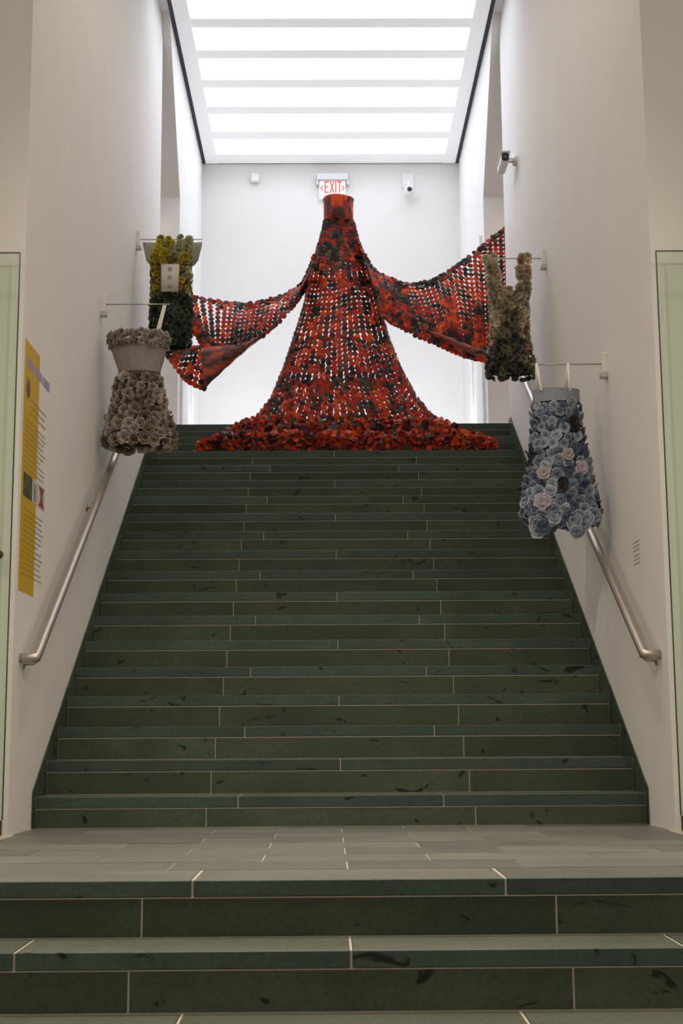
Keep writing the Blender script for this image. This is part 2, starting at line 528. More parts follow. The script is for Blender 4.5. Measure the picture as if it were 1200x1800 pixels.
# ------------------------------------------------------------------ glass doors folded back on the front walls
for s, lab in ((-1, 'green-tinted frameless glass door open beside the yellow text panel wall'), (1, 'green-tinted frameless glass door open beside the blue dress wall')):
    g = empty('glass_door', (s * 2.0, -.64, LZ), lab, 'glass door', 'open glass doors')
    a, b = sorted((s * 1.579, s * 2.5))
    MB().box(a, b, -.645, -.633, .10, 2.845).build('pane', GLASS, g)
    a, b = sorted((s * 1.574, s * 1.5785))
    MB().box(a, b, -.645, -.633, .10, 2.845).build('edge', GLASS_EDGE, g)
    a, b = sorted((s * 1.574, s * 2.5))
    MB().box(a, b, -.645, -.633, 2.8455, 2.850).build('edge', GLASS_EDGE, g)
    a, b = sorted((s * 1.580, s * 2.5))
    MB().chamfer_box(a, b, -.657, -.621, LZ + .006, .099, .003).build('bottom_rail', BROWN, g)
    a, b = sorted((s * 1.60, s * 1.65))
    if s < 0:
        MB().tube([(s * 1.638, -.665, 1.345), (s * 1.638, -.61, 1.345)], .022, 16).build('lock', BROWN, g, True)

# ------------------------------------------------------------------ exhibit text on the walls
YEL = mat('yellow_vinyl', (0.62, 0.40, 0.025), 0.5)
INK = mat('grey_ink', (0.42, 0.37, 0.34), 0.7)
INKY = mat('brown_ink', (0.40, 0.245, 0.02), 0.7)
BLUE = mat('violet_ink', (0.34, 0.29, 0.44), 0.7)
PG = mat('photo_green', (0.085, 0.115, 0.04), 0.5, noise_amt=0.95, noise_scale=30)
PGR = mat('photo_grey', (0.32, 0.30, 0.28), 0.5, noise_amt=0.5, noise_scale=40)
PRD = mat('photo_red', (0.30, 0.06, 0.05), 0.5, noise_amt=0.6, noise_scale=45)
PPT = mat('photo_portrait', (0.16, 0.10, 0.05), 0.5, noise_amt=0.6, noise_scale=40)
PWH = mat('photo_white', (0.6, 0.55, 0.5), 0.6)
tp = empty('wall_text_panel', (-WX, -.2, 1.2), 'yellow vinyl exhibition text with small photographs on the white wall', 'text panel')
def wl(y0, y1, z0, z1, lift):
    return MB().box(-WX - .002, -WX + lift, y0, y1, z0, z1)
wl(-.50, -.145, 1.188, 2.455, .0010).build('yellow_band', YEL, tp)
# heading, as blurred word shapes
y = -.44
hd = MB()
for w_ in (.11, .035, .15, .03, .14):
    hd.box(-WX - .001, -WX + .0018, y, y + w_, 2.325, 2.372)
    y += w_ + .022
hd.build('heading', BLUE, tp)
tag(wl(-.445, -.365, 2.262, 2.268, .0018).build('byline', INKY, tp))
rnd = random.Random(3)
def text_block(z_top, n, dz, y0, y1, name):
    a = MB(); b = MB()
    for i in range(n):
        z = z_top - i * dz
        y = y0
        end = y1 - (rnd.uniform(0, .05) if i % 7 != 6 else rnd.uniform(.1, .25))
        while y < end - .02:
            w_ = rnd.uniform(.018, .055)
            w_ = min(w_, end - y)
            t_ = b if y < -.147 else a
            t_.box(-WX - .001, -WX + .0016, y, y + w_, z, z + dz * .30)
            y += w_ + .012
    for q, m_, nm in ((a, INK, name), (b, INKY, name)):
        if q.v:
            tag(q.build(nm, m_, tp), kind='stuff')
text_block(2.17, 3, .035, -.34, .06, 'text_lines')
text_block(2.05, 10, .027, -.45, .06, 'text_lines')
text_block(1.60, 13, .027, -.45, .06, 'text_lines')
el = [(-.405 + .045 * math.cos(t_ * math.pi / 12), 2.213 + .045 * math.sin(t_ * math.pi / 12)) for t_ in range(24)]
MB().prism_x([(a, b) for a, b in el], -WX - .001, -WX + .0022).build('portrait_photo', PPT, tp)
wl(-.455, -.25, 1.665, 1.785, .0022).build('leaf_dress_photo', PG, tp)
wl(-.245, -.125, 1.665, 1.785, .0020).build('grey_dress_photo_card', PWH, tp)
wl(-.215, -.155, 1.675, 1.765, .0026).build('grey_dress_photo', PGR, tp)
wl(-.120, .065, 1.665, 1.785, .0020).build('red_dress_photo_card', PWH, tp)
rd = MB()
rd.prism_x([(-.09, 1.672), (.05, 1.672), (.02, 1.70), (.0, 1.735), (.03, 1.76), (.045, 1.775), (-.085, 1.775), (-.06, 1.75), (-.035, 1.73), (-.05, 1.70)], -WX - .001, -WX + .0026)
rd.build('red_dress_photo', PRD, tp)

wt = empty('wall_label', (WX, .02, 1.33), 'small faint caption lettering on the white wall beside the steel handrail', 'caption')
lb = MB()
for zt, n in ((1.475, 3), (1.405, 3)):
    for i in range(n):
        y = -.05
        while y < .09:
            w_ = min(rnd.uniform(.02, .05), .095 - y)
            lb.box(WX - .0012, WX + .001, y, y + w_, zt - i * .022, zt - i * .022 + .008)
            y += w_ + .01
tag(lb.build('text_lines', INK, wt), kind='stuff')

# ------------------------------------------------------------------ back wall fittings
ex = empty('exit_sign', (.02, YB, 6.63), 'illuminated white EXIT sign with red letters above the red robe collar', 'exit sign')
EXW = mat('sign_face', (0.85, 0.85, 0.83), 0.3, emit=(1, 1, .97), emit_s=0.25)
EXR = mat('sign_red', (0.75, 0.05, 0.04), 0.4, emit=(1.0, .07, .05), emit_s=0.45)
hs = MB()
hs.chamfer_box(-.165, .205, YB - .075, YB, 6.835, 6.921, .006)
hs.build('housing', GREYPL, ex)
MB().chamfer_box(-.165, -.142, YB - .078, YB, 6.775, 6.8345, .003).build('end_bracket', GREYPL, ex)
MB().chamfer_box(.182, .205, YB - .078, YB, 6.775, 6.8345, .003).build('end_bracket', GREYPL, ex)
face = MB().chamfer_box(-.134, .172, YB - .045, YB - .036, 6.615, 6.838, .002).build('face_panel', EXW, ex)
def letter(ch, xc, w_, parent):
    z0, h, t_ = 6.686, .140, .0135
    x0, x1 = xc - w_ / 2, xc + w_ / 2
    z1, zm = z0 + h, z0 + h * .52
    if ch == 'E':
        q = [(x0, z0), (x1, z0), (x1, z0 + t_), (x0 + t_, z0 + t_), (x0 + t_, zm - t_ / 2), (x1 - .006, zm - t_ / 2), (x1 - .006, zm + t_ / 2),
             (x0 + t_, zm + t_ / 2), (x0 + t_, z1 - t_), (x1, z1 - t_), (x1, z1), (x0, z1)]
    elif ch == 'X':
        d_ = t_ * .55
        zc = z0 + h / 2
        q = [(x0, z0), (x0 + t_, z0), (xc, zc - .022), (x1 - t_, z0), (x1, z0), (xc + d_, zc), (x1, z1), (x1 - t_, z1), (xc, zc + .022), (x0 + t_, z1), (x0, z1), (xc - d_, zc)]
    elif ch == 'I':
        q = [(xc - t_ / 2, z0), (xc + t_ / 2, z0), (xc + t_ / 2, z1), (xc - t_ / 2, z1)]
    else:
        q = [(xc - t_ / 2, z0), (xc + t_ / 2, z0), (xc + t_ / 2, z1 - t_), (x1, z1 - t_), (x1, z1), (x0, z1), (x0, z1 - t_), (xc - t_ / 2, z1 - t_)]
    MB().prism_y(q, YB - .0495, YB - .0455).build('letter', EXR, parent)
for ch, x, w_ in (('E', -.046, .050), ('X', .015, .054), ('I', .058, .014), ('T', .102, .052)):
    letter(ch, x, w_, face)
for s, x in ((-1, -.108), (1, .148)):
    cv = MB()
    cv.prism_y([(x + s * .014, 6.745), (x - s * .012, 6.782), (x - s * .020, 6.775), (x, 6.745), (x - s * .020, 6.715), (x - s * .012, 6.708)], YB - .0485, YB - .0455)
    cv.build('chevron', EXR, face)

sp = empty('wall_sensor', (-.878, YB, 6.81), 'small white box sensor with grey grille high on the back wall', 'sensor')
MB().chamfer_box(-.925, -.828, YB - .06, YB, 6.825, 6.925, .01).build('body', PLASTIC, sp)
MB().chamfer_box(-.915, -.855, YB - .064, YB - .055, 6.812, 6.826, .002).build('grille', GREYPL, sp)

dm = empty('dome_camera', (.9, YB, 6.6), 'white wall-mounted dome camera with black lens beside the EXIT sign', 'security camera')
MB().chamfer_box(.825, .965, YB - .02, YB, 6.76, 6.94, .006).build('mount_plate', PLASTIC, dm)
MB().tube([(.895, YB - .015, 6.80), (.895, YB - .09, 6.79), (.895, YB - .1, 6.74)], .018, 10).build('arm', PLASTIC, dm, True)
def ball(cx, cy, cz, r_, zs=1.0, nu=20, nv=10):
    P = []
    for i in range(nu):
        a = 2 * math.pi * i / nu
        P.append([(cx + r_ * math.sin(math.pi * j / nv) * math.cos(a), cy + r_ * math.sin(math.pi * j / nv) * math.sin(a), cz + zs * r_ * math.cos(math.pi * j / nv)) for j in range(nv + 1)])
    return MB().grid(P, close_u=True)
ball(.905, YB - .1, 6.69, .062).build('housing', PLASTIC, dm, True)
ball(.905, YB - .148, 6.688, .030).build('lens', BLACKM, dm, True)

bc = empty('bullet_camera', (WX, 3.98, 5.36), 'white bullet security camera with black front on a short wall arm', 'security camera')
MB().chamfer_box(1.428, 1.496, 3.905, 4.19, 5.278, 5.35, .012).build('body', PLASTIC, bc)
MB().chamfer_box(1.420, 1.504, 3.87, 4.15, 5.349, 5.362, .003).build('sun_shield', PLASTIC, bc)
fg = MB().chamfer_box(1.432, 1.492, 3.893, 3.907, 5.284, 5.346, .01).build('front_glass', BLACKM, bc)
MB().tube([(1.462, 3.893, 5.315), (1.462, 3.889, 5.315)], .017, 16).build('lens', mat('lens_grey', (.09, .09, .095), .25), fg, True)
MB().tube([(1.49, 4.0, 5.318), (1.545, 4.0, 5.318)], .012, 10).build('arm', PLASTIC, bc, True)
MB().tube([(1.49, 4.0, 5.345), (1.545, 4.0, 5.345)], .008, 10).build('arm', PLASTIC, bc, True)
MB().tube([(1.54, 4.0, 5.325), (WX + .002, 4.0, 5.325)], .045, 16).build('wall_plate', PLASTIC, bc, True)

# ------------------------------------------------------------------ dress rods
RODS = [(-1, 3.36, 4.392, -1.045, 'slim rod with a white wall block holding up the green and yellow dress'),
        (-1, 1.74, 3.340, -1.105, 'slim rod with a white wall block holding up the grey pleated dress'),
        (1, 2.63, 3.968, 1.085, 'slim rod with a white wall block holding up the tan and charcoal dress'),
        (1, 0.60, 2.606, 1.125, 'slim rod with a white wall block holding up the blue petal dress')]
for s, y, z, xe, lab in RODS:
    rr = empty('hanging_rod', (s * WX, y, z), lab, 'rod', 'dress hanging rods')
    MB().tube([(s * (WX - .02), y, z), (xe, y, z)], .0042, 10).build('rod', ACRYL, rr, True)
    a, b = sorted((s * (WX - .032), s * (WX + .002)))
    MB().chamfer_box(a, b, y - .022, y + .022, z - .055, z + .065, .004).build('wall_block', PLASTIC, rr)
    a, b = sorted((s * (WX - .040), s * (WX + .002)))
    MB().chamfer_box(a, b, y - .026, y + .026, z - .085, z - .056, .004).build('clamp', GREYPL, rr)

# ------------------------------------------------------------------ petals
def disc_mesh(r_, n, dome, name, mt):
    mb = MB()
    vs = [(0, 0, dome)] + [(r_ * math.cos(2 * math.pi * i / n), r_ * math.sin(2 * math.pi * i / n), 0) for i in range(n)]
    mb.add(vs, [(0, 1 + i, 1 + (i + 1) % n) for i in range(n)])
    return mb.mesh(name, mt, False)

def rosette(r_, npet, seed, mats, layers=2, cup=0.5):
    # cupped petals in two whorls, facing +Z
    rn = random.Random(seed)
    mb = MB()
    for lay_ in range(layers):
        sc = 1.0 if lay_ == 0 else 0.62
        lift = 0.0 if lay_ == 0 else 0.16 * r_
        cc = cup if lay_ == 0 else cup * 1.5
        np_ = npet if lay_ == 0 else max(3, npet - 2)
        a0 = rn.uniform(0, 6)
        for p in range(np_):
            a = a0 + 2 * math.pi * p / np_ + rn.uniform(-.12, .12)
            wd = math.pi / np_ * 1.25
            rows_ = []
            for i, f in enumerate((0.08, 0.5, 0.85, 1.0)):
                wf = (0.35, 1.0, 0.95, 0.55)[i]
                row = []
                for j in (-1, 0, 1):
                    aa = a + j * wd * wf
                    rr_ = r_ * sc * f * (1 - .10 * j * j) * rn.uniform(.93, 1.06)
                    zz = lift + r_ * sc * cc * (f ** 1.6) * (1 + .35 * j * j) + rn.uniform(-.05, .05) * r_ - (0.12 * r_ if i == 3 else 0)
                    row.append((rr_ * math.cos(aa), rr_ * math.sin(aa), zz))
                rows_.append(row)
            mb.grid(rows_, mi=0)
    return mb.mesh('rosette', mats, False)

def orient(p, n_, spin=0.0, scale=1.0):
    q = Vector(n_).to_track_quat('Z', 'Y').to_matrix().to_4x4()
    return Matrix.Translation(p) @ q @ Matrix.Rotation(spin, 4, 'Z') @ Matrix.Scale(scale, 4)

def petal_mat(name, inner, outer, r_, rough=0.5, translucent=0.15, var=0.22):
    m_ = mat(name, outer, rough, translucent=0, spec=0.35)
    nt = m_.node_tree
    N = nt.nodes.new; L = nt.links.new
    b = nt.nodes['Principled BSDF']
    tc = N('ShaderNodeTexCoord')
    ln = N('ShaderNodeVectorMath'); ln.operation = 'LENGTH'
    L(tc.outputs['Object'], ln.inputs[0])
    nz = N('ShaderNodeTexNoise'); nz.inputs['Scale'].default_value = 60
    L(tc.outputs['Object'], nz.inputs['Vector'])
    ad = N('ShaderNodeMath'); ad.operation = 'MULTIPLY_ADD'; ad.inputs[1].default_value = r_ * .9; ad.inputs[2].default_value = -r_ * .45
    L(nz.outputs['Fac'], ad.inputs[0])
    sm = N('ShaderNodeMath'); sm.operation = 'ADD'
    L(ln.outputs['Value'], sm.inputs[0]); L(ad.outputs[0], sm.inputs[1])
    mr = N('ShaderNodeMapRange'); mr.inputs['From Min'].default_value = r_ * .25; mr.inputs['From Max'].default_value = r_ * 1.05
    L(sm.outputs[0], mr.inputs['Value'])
    rp = N('ShaderNodeMixRGB'); rp.inputs[1].default_value = (*inner, 1); rp.inputs[2].default_value = (*outer, 1)  # pale dyed edges, plus petal shade painted into the darker centre
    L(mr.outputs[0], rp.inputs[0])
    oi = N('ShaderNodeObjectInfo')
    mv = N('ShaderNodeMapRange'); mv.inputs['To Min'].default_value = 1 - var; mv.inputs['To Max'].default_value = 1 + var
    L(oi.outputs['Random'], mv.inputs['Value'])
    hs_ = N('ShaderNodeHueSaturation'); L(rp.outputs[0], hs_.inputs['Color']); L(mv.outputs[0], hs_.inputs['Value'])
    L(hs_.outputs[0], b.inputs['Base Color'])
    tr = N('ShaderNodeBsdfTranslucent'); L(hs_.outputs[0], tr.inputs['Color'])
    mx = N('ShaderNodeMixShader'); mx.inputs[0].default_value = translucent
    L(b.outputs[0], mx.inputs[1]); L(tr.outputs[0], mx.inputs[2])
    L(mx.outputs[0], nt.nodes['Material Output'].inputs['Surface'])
    return m_

def tube_body(keys, dep, z0, z1, cy, shrink, n=28, m_rows=14, flute=None):
    # keys: (z, cx, hw) ascending z
    P = []
    for i in range(n):
        a = 2 * math.pi * i / n
        col = []
        for j in range(m_rows + 1):
            z = z0 + (z1 - z0) * j / m_rows
            cx, hw = interp(keys, z)
            hw -= shrink
            k_ = 1 + (flute(a, z) if flute else 0)
            col.append((cx + hw * k_ * math.cos(a), cy + dep * hw * k_ * math.sin(a), z))
        P.append(col)
    return MB().grid(P, close_u=True)

def flower_rows(parent, name, keys, dep, cy, z0, z1, dz, step, pick, rng, jitter=.35, hide_back=False, size=1.0, arc=(0, 360)):
    z = z1
    r_i = 0
    while z >= z0 - 1e-6:
        cx, hw = interp(keys, z)
        per = 2 * math.pi * hw * math.sqrt((1 + dep * dep) / 2)
        n = max(6, int(per / step))
        for i in range(n):
            a = 2 * math.pi * (i + (r_i % 2) * .5) / n + rng.uniform(-.08, .08)
            deg = math.degrees(a) % 360
            if not (arc[0] <= deg <= arc[1]): continue
            zz = z + rng.uniform(-.25, .25) * dz
            p = Vector((cx + hw * math.cos(a), cy + dep * hw * math.sin(a), zz))
            n_ = Vector((math.cos(a) * dep, math.sin(a), rng.uniform(-.45, .1))).normalized()
            n_ = (n_ + Vector((rng.uniform(-1, 1), rng.uniform(-1, 1), rng.uniform(-1, 1))) * jitter).normalized()
            me, sc = pick(a, zz, rng)
            if me is None: continue
            obj(name, me, parent, mat=orient(p, n_, rng.uniform(0, 6.3), sc * size * rng.uniform(.88, 1.15)))
        z -= dz
        r_i += 1

# ---- blue dress
rng = random.Random(11)
B_R = .040
bl = [petal_mat('petal_slate_blue', (.11, .14, .21), (.34, .40, .49), B_R),
      petal_mat('petal_pale_blue', (.19, .235, .31), (.47, .52, .60), B_R),
      petal_mat('petal_navy', (.05, .075, .13), (.15, .20, .30), B_R),
      petal_mat('petal_pink', (.46, .39, .47), (.62, .54, .62), B_R),
      petal_mat('petal_blush', (.28, .25, .25), (.46, .42, .40), B_R),
      petal_mat('petal_black', (.008, .008, .01), (.02, .02, .025), B_R)]
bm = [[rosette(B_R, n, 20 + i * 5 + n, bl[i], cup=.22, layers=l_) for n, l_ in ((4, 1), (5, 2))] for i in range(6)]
d = empty('petal_dress', (1.27, .6, 1.62), 'slate blue petal dress with white ribbon straps and two pink flowers', 'dress')
K = [(1.60, 1.262, .190), (1.70, 1.270, .212), (1.735, 1.272, .218), (1.80, 1.273, .215), (1.90, 1.272, .193), (2.067, 1.268, .160), (2.268, 1.267, .140), (2.369, 1.266, .134), (2.444, 1.268, .130)]
CLOTHB = mat('blue_net_lining', (.075, .095, .135), .8, noise_amt=.3, noise_scale=60)
BANDB = mat('blue_net_band', (.24, .275, .33), .7, noise_amt=.25, noise_scale=120)
tube_body(K, .62, 1.66, 2.40, .6, .014).build('lining', CLOTHB, d, True)
tube_body(K, .62, 2.37, 2.448, .6, -.004, n=60, m_rows=3, flute=lambda a, z: .012 * math.sin(a * 26)).build('waistband', BANDB, d, True)
special = [(1.150, 1.775, 3, 1.35), (1.382, 1.973, 3, 1.15), (1.165, 1.943, 4, 1.1), (1.305, 2.05, 4, 1.0), (1.268, 1.885, 5, .9), (1.268, 1.862, 5, .8), (1.350, 2.245, 5, .95), (1.358, 2.205, 5, .75), (1.115, 2.057, 5, .8), (1.11, 2.01, 5, .8)]
def pick_blue(a, z, g):
    cx, hw = interp(K, z)
    if math.sin(a) < 0:
        x = cx + hw * math.cos(a)
        for sx_, sz_, mi_, sc_ in special:
            if (x - sx_) ** 2 + (z - sz_) ** 2 < .034 ** 2: return None, 1
    w_ = g.random()
    i = 0 if w_ < .48 else 1 if w_ < .78 else 2
    if z < 1.68: i = g.choice((0, 1, 1, 2))
    big = 1.25 if z < 1.72 else (1.0 if z < 2.1 else .82)
    return bm[i][g.randrange(2)], big
flower_rows(d, 'petal_flower', K, .62, .6, 1.655, 2.345, .047, .050, pick_blue, rng, jitter=.28)
for sx_, sz_, mi_, sc_ in special:
    cx, hw = interp(K, sz_)
    f = max(-.98, min(.98, (sx_ - cx) / hw))
    yy = .6 - .62 * hw * math.sqrt(1 - f * f) - .016
    obj('petal_flower', bm[mi_][1], d, mat=orient((sx_, yy, sz_), (f * .5, -1, .05), rng.uniform(0, 6), sc_))
# loose hanging bottom lobes
for x_, z_, sc_ in ((1.115, 1.655, 1.35), (1.15, 1.632, 1.3), (1.12, 1.612, 1.2), (1.21, 1.675, 1.1), (1.255, 1.668, 1.2), (1.325, 1.665, 1.35), (1.352, 1.628, 1.3), (1.335, 1.60, 1.1), (1.40, 1.68, 1.2), (1.44, 1.70, 1.2), (1.385, 1.64, 1.0)):
    obj('petal_flower', bm[rng.choice((0, 1, 1, 2))][1], d, mat=orient((x_, .6 - .11 + rng.uniform(-.02, .02), z_), (rng.uniform(-.3, .3), -1, rng.uniform(-.3, .1)), rng.uniform(0, 6), sc_))
for xa, xb in ((1.158, 1.172), (1.342, 1.336)):
    for dy in (-.07, .07):
        MB().tube([(xa, .6, 2.609), ((xa + xb) / 2, .6 + dy * .6, 2.52), (xb, .6 + dy, 2.43)], .0085, 6).build('ribbon_strap', RIBBON, d, True)

# ---- tan / charcoal dress
rng = random.Random(12)
T_R = .031
tn = [petal_mat('petal_tan', (.36, .30, .20), (.68, .60, .45), T_R),
      petal_mat('petal_khaki', (.24, .205, .12), (.48, .43, .29), T_R),
      petal_mat('petal_rust', (.26, .11, .06), (.50, .30, .18), T_R),
      petal_mat('petal_charcoal', (.05, .048, .046), (.17, .165, .155), T_R),
      petal_mat('petal_ink', (.022, .022, .018), (.075, .075, .062), T_R),
      petal_mat('petal_moss', (.10, .105, .06), (.28, .27, .17), T_R)]
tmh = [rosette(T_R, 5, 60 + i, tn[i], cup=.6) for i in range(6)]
d = empty('petal_dress', (1.29, 2.63, 3.03), 'tan petal dress with a charcoal hem and wide flower straps', 'dress')
K = [(3.03, 1.293, .168), (3.075, 1.292, .170), (3.247, 1.287, .147), (3.333, 1.286, .128), (3.506, 1.286, .124), (3.68, 1.286, .130), (3.79, 1.289, .142)]
LINT = mat('tan_lining', (.26, .22, .14), .8, noise_amt=.4, noise_scale=50)
LINK = mat('charcoal_lining', (.03, .03, .027), .8)
tube_body(K, .6, 3.26, 3.70, 2.63, .014).build('bodice_lining', LINT, d, True)
tube_body(K, .6, 3.09, 3.27, 2.63, .014).build('skirt_lining', LINK, d, True)
def pick_tan(a, z, g):
    cx, hw = interp(K, z)
    x = hw * math.cos(a)
    half = (.048 if z < 3.55 else -1) if z > 3.42 else (.072 if z > 3.33 else (.10 if z > 3.25 else 1))
    w_ = g.random()
    if abs(x + .01) < half and math.sin(a) < .2 or z < 3.2:
        if z > 3.1 and x > .06 and w_ < .45: return tmh[g.choice((1, 5))], 1
        return tmh[3 if w_ < .45 else 4 if w_ < .8 else 5], 1
    return tmh[0 if w_ < .55 else 1 if w_ < .9 else 2], 1
flower_rows(d, 'petal_flower', K, .6, 2.63, 3.052, 3.70, .044, .045, pick_tan, rng, jitter=.5)
for x0, x1_, zt in ((1.155, 1.185, 3.965), (1.405, 1.385, 3.970)):
    for i in range(7):
        f = i / 6
        z = zt - f * .265
        for q in (-1, 1):
            for dy in (-.02, .05):
                p = (x0 + (x1_ - x0) * f + q * .024 + rng.uniform(-.008, .008), 2.63 + dy * (1 if f > .1 else .3) - .05 * f, z + rng.uniform(-.01, .01))
                obj('petal_flower', tmh[rng.choice((0, 0, 1, 1, 2) if x0 > 1.3 else (0, 0, 1))], d, mat=orient(p, (rng.uniform(-.5, .5), -1 if dy < 0 else 1, rng.uniform(-.4, .4)), rng.uniform(0, 6), rng.uniform(1.0, 1.3)))

# ---- grey pleated dress
rng = random.Random(13)
G_R = .041
gy = [petal_mat('petal_taupe', (.23, .19, .16), (.60, .54, .49), G_R),
      petal_mat('petal_warm_grey', (.14, .115, .09), (.46, .405, .35), G_R),
      petal_mat('petal_brown_grey', (.08, .062, .04), (.33, .275, .205), G_R)]
gm = [[rosette(G_R, 6, 90 + i * 3 + k_, gy[i], cup=.55) for k_ in range(2)] for i in range(3)]
d = empty('petal_dress', (-1.30, 1.74, 2.32), 'grey petal dress with a pleated bodice and ruffled top on one white strap', 'dress')
K = [(2.32, -1.295, .205), (2.387, -1.294, .218), (2.54, -1.297, .188), (2.695, -1.303, .152), (2.842, -1.306, .126), (2.869, -1.304, .128), (3.014, -1.310, .172), (3.115, -1.312, .186)]
PLT = mat('pleated_grey', (.33, .285, .275), .65, noise_amt=.12, noise_scale=40)
LING = mat('grey_lining', (.09, .075, .055), .8)
tube_body(K, .62, 2.39, 2.85, 1.74, .014).build('skirt_lining', LING, d, True)
tube_body(K, .62, 2.845, 3.07, 1.74, -.006, n=240, m_rows=6, flute=lambda a, z: .016 * math.sin(a * 60) + .012 * math.sin(a * 13)).build('pleated_bodice', PLT, d, True)
tube_body([(2.83, -1.305, .137), (2.87, -1.305, .137)], .62, 2.838, 2.864, 1.74, -.004, n=40, m_rows=2).build('waist_cord', LING, d, True)
def pick_grey(a, z, g):
    w_ = g.random()
    warm = math.cos(a) > .2
    i = (0 if w_ < .45 else 1 if w_ < .85 else 2) if warm else (0 if w_ < .75 else 1)
    if z < 2.40: i = g.choice((0, 1, 2, 2))
    return gm[i][g.randrange(2)], (1.15 if z < 2.55 else .95)
flower_rows(d, 'petal_flower', K, .62, 1.74, 2.36, 2.81, .052, .058, pick_grey, rng)
for ring, (zz, k_) in enumerate(((3.045, 1.02), (3.085, 1.06), (3.115, 1.02))):
    cx, hw = interp(K, zz)
    n = 36
    for i in range(n):
        a = 2 * math.pi * (i + ring * .5) / n
        p = (cx + hw * k_ * math.cos(a), 1.74 + .62 * hw * k_ * math.sin(a), zz + rng.uniform(-.008, .008))
        obj('ruffle_petal', gm[0 if rng.random() < .7 else 1][rng.randrange(2)], d, mat=orient(p, (math.cos(a) + rng.uniform(-.4, .4), math.sin(a), .3 + rng.uniform(-.4, .6)), rng.uniform(0, 6), .68))
MB().add([(-1.155, 1.738, 3.335), (-1.130, 1.738, 3.335), (-1.178, 1.70, 3.09), (-1.208, 1.70, 3.09), (-1.155, 1.743, 3.335), (-1.130, 1.743, 3.335), (-1.178, 1.705, 3.09), (-1.208, 1.705, 3.09)],
         [(0, 1, 2, 3), (7, 6, 5, 4), (0, 4, 5, 1), (1, 5, 6, 2), (2, 6, 7, 3), (3, 7, 4, 0)]).build('ribbon_strap', RIBBON, d)

# ---- green / yellow dress
rng = random.Random(14)
E_R = .034
gn = [petal_mat('petal_olive_yellow', (.30, .22, .015), (.66, .53, .06), E_R, rough=.35, translucent=.25),
      petal_mat('petal_olive', (.14, .13, .025), (.40, .36, .09), E_R, rough=.35, translucent=.2),
      petal_mat('petal_sage', (.22, .23, .12), (.46, .48, .26), E_R, translucent=.2),
      petal_mat('petal_bottle_green', (.020, .032, .020), (.095, .13, .085), E_R),
      petal_mat('petal_black_green', (.014, .016, .012), (.055, .065, .05), E_R)]
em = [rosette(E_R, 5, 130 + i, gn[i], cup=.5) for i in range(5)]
d = empty('petal_dress', (-1.285, 3.36, 3.48), 'dark green petal dress with yellow bodice, white buttoned bib and grey half-round collar', 'dress')
K = [(3.485, -1.285, .130), (3.554, -1.284, .146), (3.739, -1.286, .150), (3.949, -1.288, .148), (4.184, -1.291, .146), (4.26, -1.289, .150)]
LINE_ = mat('green_lining', (.015, .022, .014), .8)
LINY = mat('olive_lining', (.10, .085, .02), .8)
tube_body(K, .55, 3.50, 3.94, 3.36, .014).build('skirt_lining', LINE_, d, True)
tube_body(K, .55, 3.93, 4.23, 3.36, .014).build('bodice_lining', LINY, d, True)
def pick_green(a, z, g):
    cx, hw = interp(K, z)
    x = hw * math.cos(a)
    w_ = g.random()
    if z > 3.93:
        if math.sin(a) < 0 and abs(x) < .062 and z < 4.13 and z > 3.93: return None, 1
        if x > .02: return em[1 if w_ < .5 else 2 if w_ < .75 else 0], .9
        return em[0 if w_ < .5 else 1], .9
    return em[3 if w_ < .65 else 4], 1.0
flower_rows(d, 'petal_flower', K, .55, 3.36, 3.515, 4.235, .050, .052, pick_green, rng, jitter=.45)
for x0, x1_, mi_ in ((-1.335, -1.385, (0, 0, 1)), (-1.185, -1.20, (2, 1, 0))):
    for i in range(5):
        f = i / 4
        for q in (-1, 1):
            for dy in (-.03, .04):
                k_ = (2, 2, 1) if (x0 > -1.2 and f < .5) else mi_
                p = (x0 + (x1_ - x0) * f + q * .033 + rng.uniform(-.008, .008), 3.36 + dy - .03 * f, 4.385 - f * .15 + rng.uniform(-.01, .01))
                obj('petal_flower', em[rng.choice(k_)], d, mat=orient(p, (rng.uniform(-.5, .5), -1 if dy < 0 else 1, rng.uniform(-.3, .3)), rng.uniform(0, 6), rng.uniform(.9, 1.15)))
BIB = mat('bib_card', (.62, .58, .52), .6)
P = []
for i in range(9):
    f = -1 + 2 * i / 8
    yb = 3.36 - .55 * .15 * math.sqrt(1 - (f * .45) ** 2) - .022
    P.append([(-1.287 + f * (.066 + .006 * j), yb, 3.925 + .225 * j) for j in (0, .5, 1)])
bib = MB().grid(P).build('bib', BIB, d, True)
so = bib.modifiers.new('thick', 'SOLIDIFY'); so.thickness = .004; so.offset = 1
BTN = mat('button_grey', (.20, .19, .17), .4)
for zz in (3.965, 4.04, 4.11):
    r0 = MB()
    P = []
    for i in range(16):
        a = 2 * math.pi * i / 16
        P.append([(-1.287 + q * math.cos(a), 3.248 + o_, zz + q * math.sin(a)) for q, o_ in ((.015, .012), (.015, .002), (.0125, 0), (.009, .002), (.009, .012))])
    r0.grid(P, close_u=True)
    r0.build('button', BTN, d, True)
COLL = mat('sheer_grey_green', (.42, .43, .36), .5, translucent=.35)
P = []
for i in range(17):
    f = -1 + 2 * i / 16
    xe = -1.287 + .236 * f
    zb = 4.386 - .02 - .205 * math.sqrt(max(0, 1 - f ** 4))
    P.append([(xe * 1 + 0, 3.40 + .02 * (1 - f * f), zb + (4.386 - zb) * j / 3) for j in range(4)])
co = MB().grid(P).build('half_round_collar', COLL, d, True)
so = co.modifiers.new('thick', 'SOLIDIFY'); so.thickness = .003

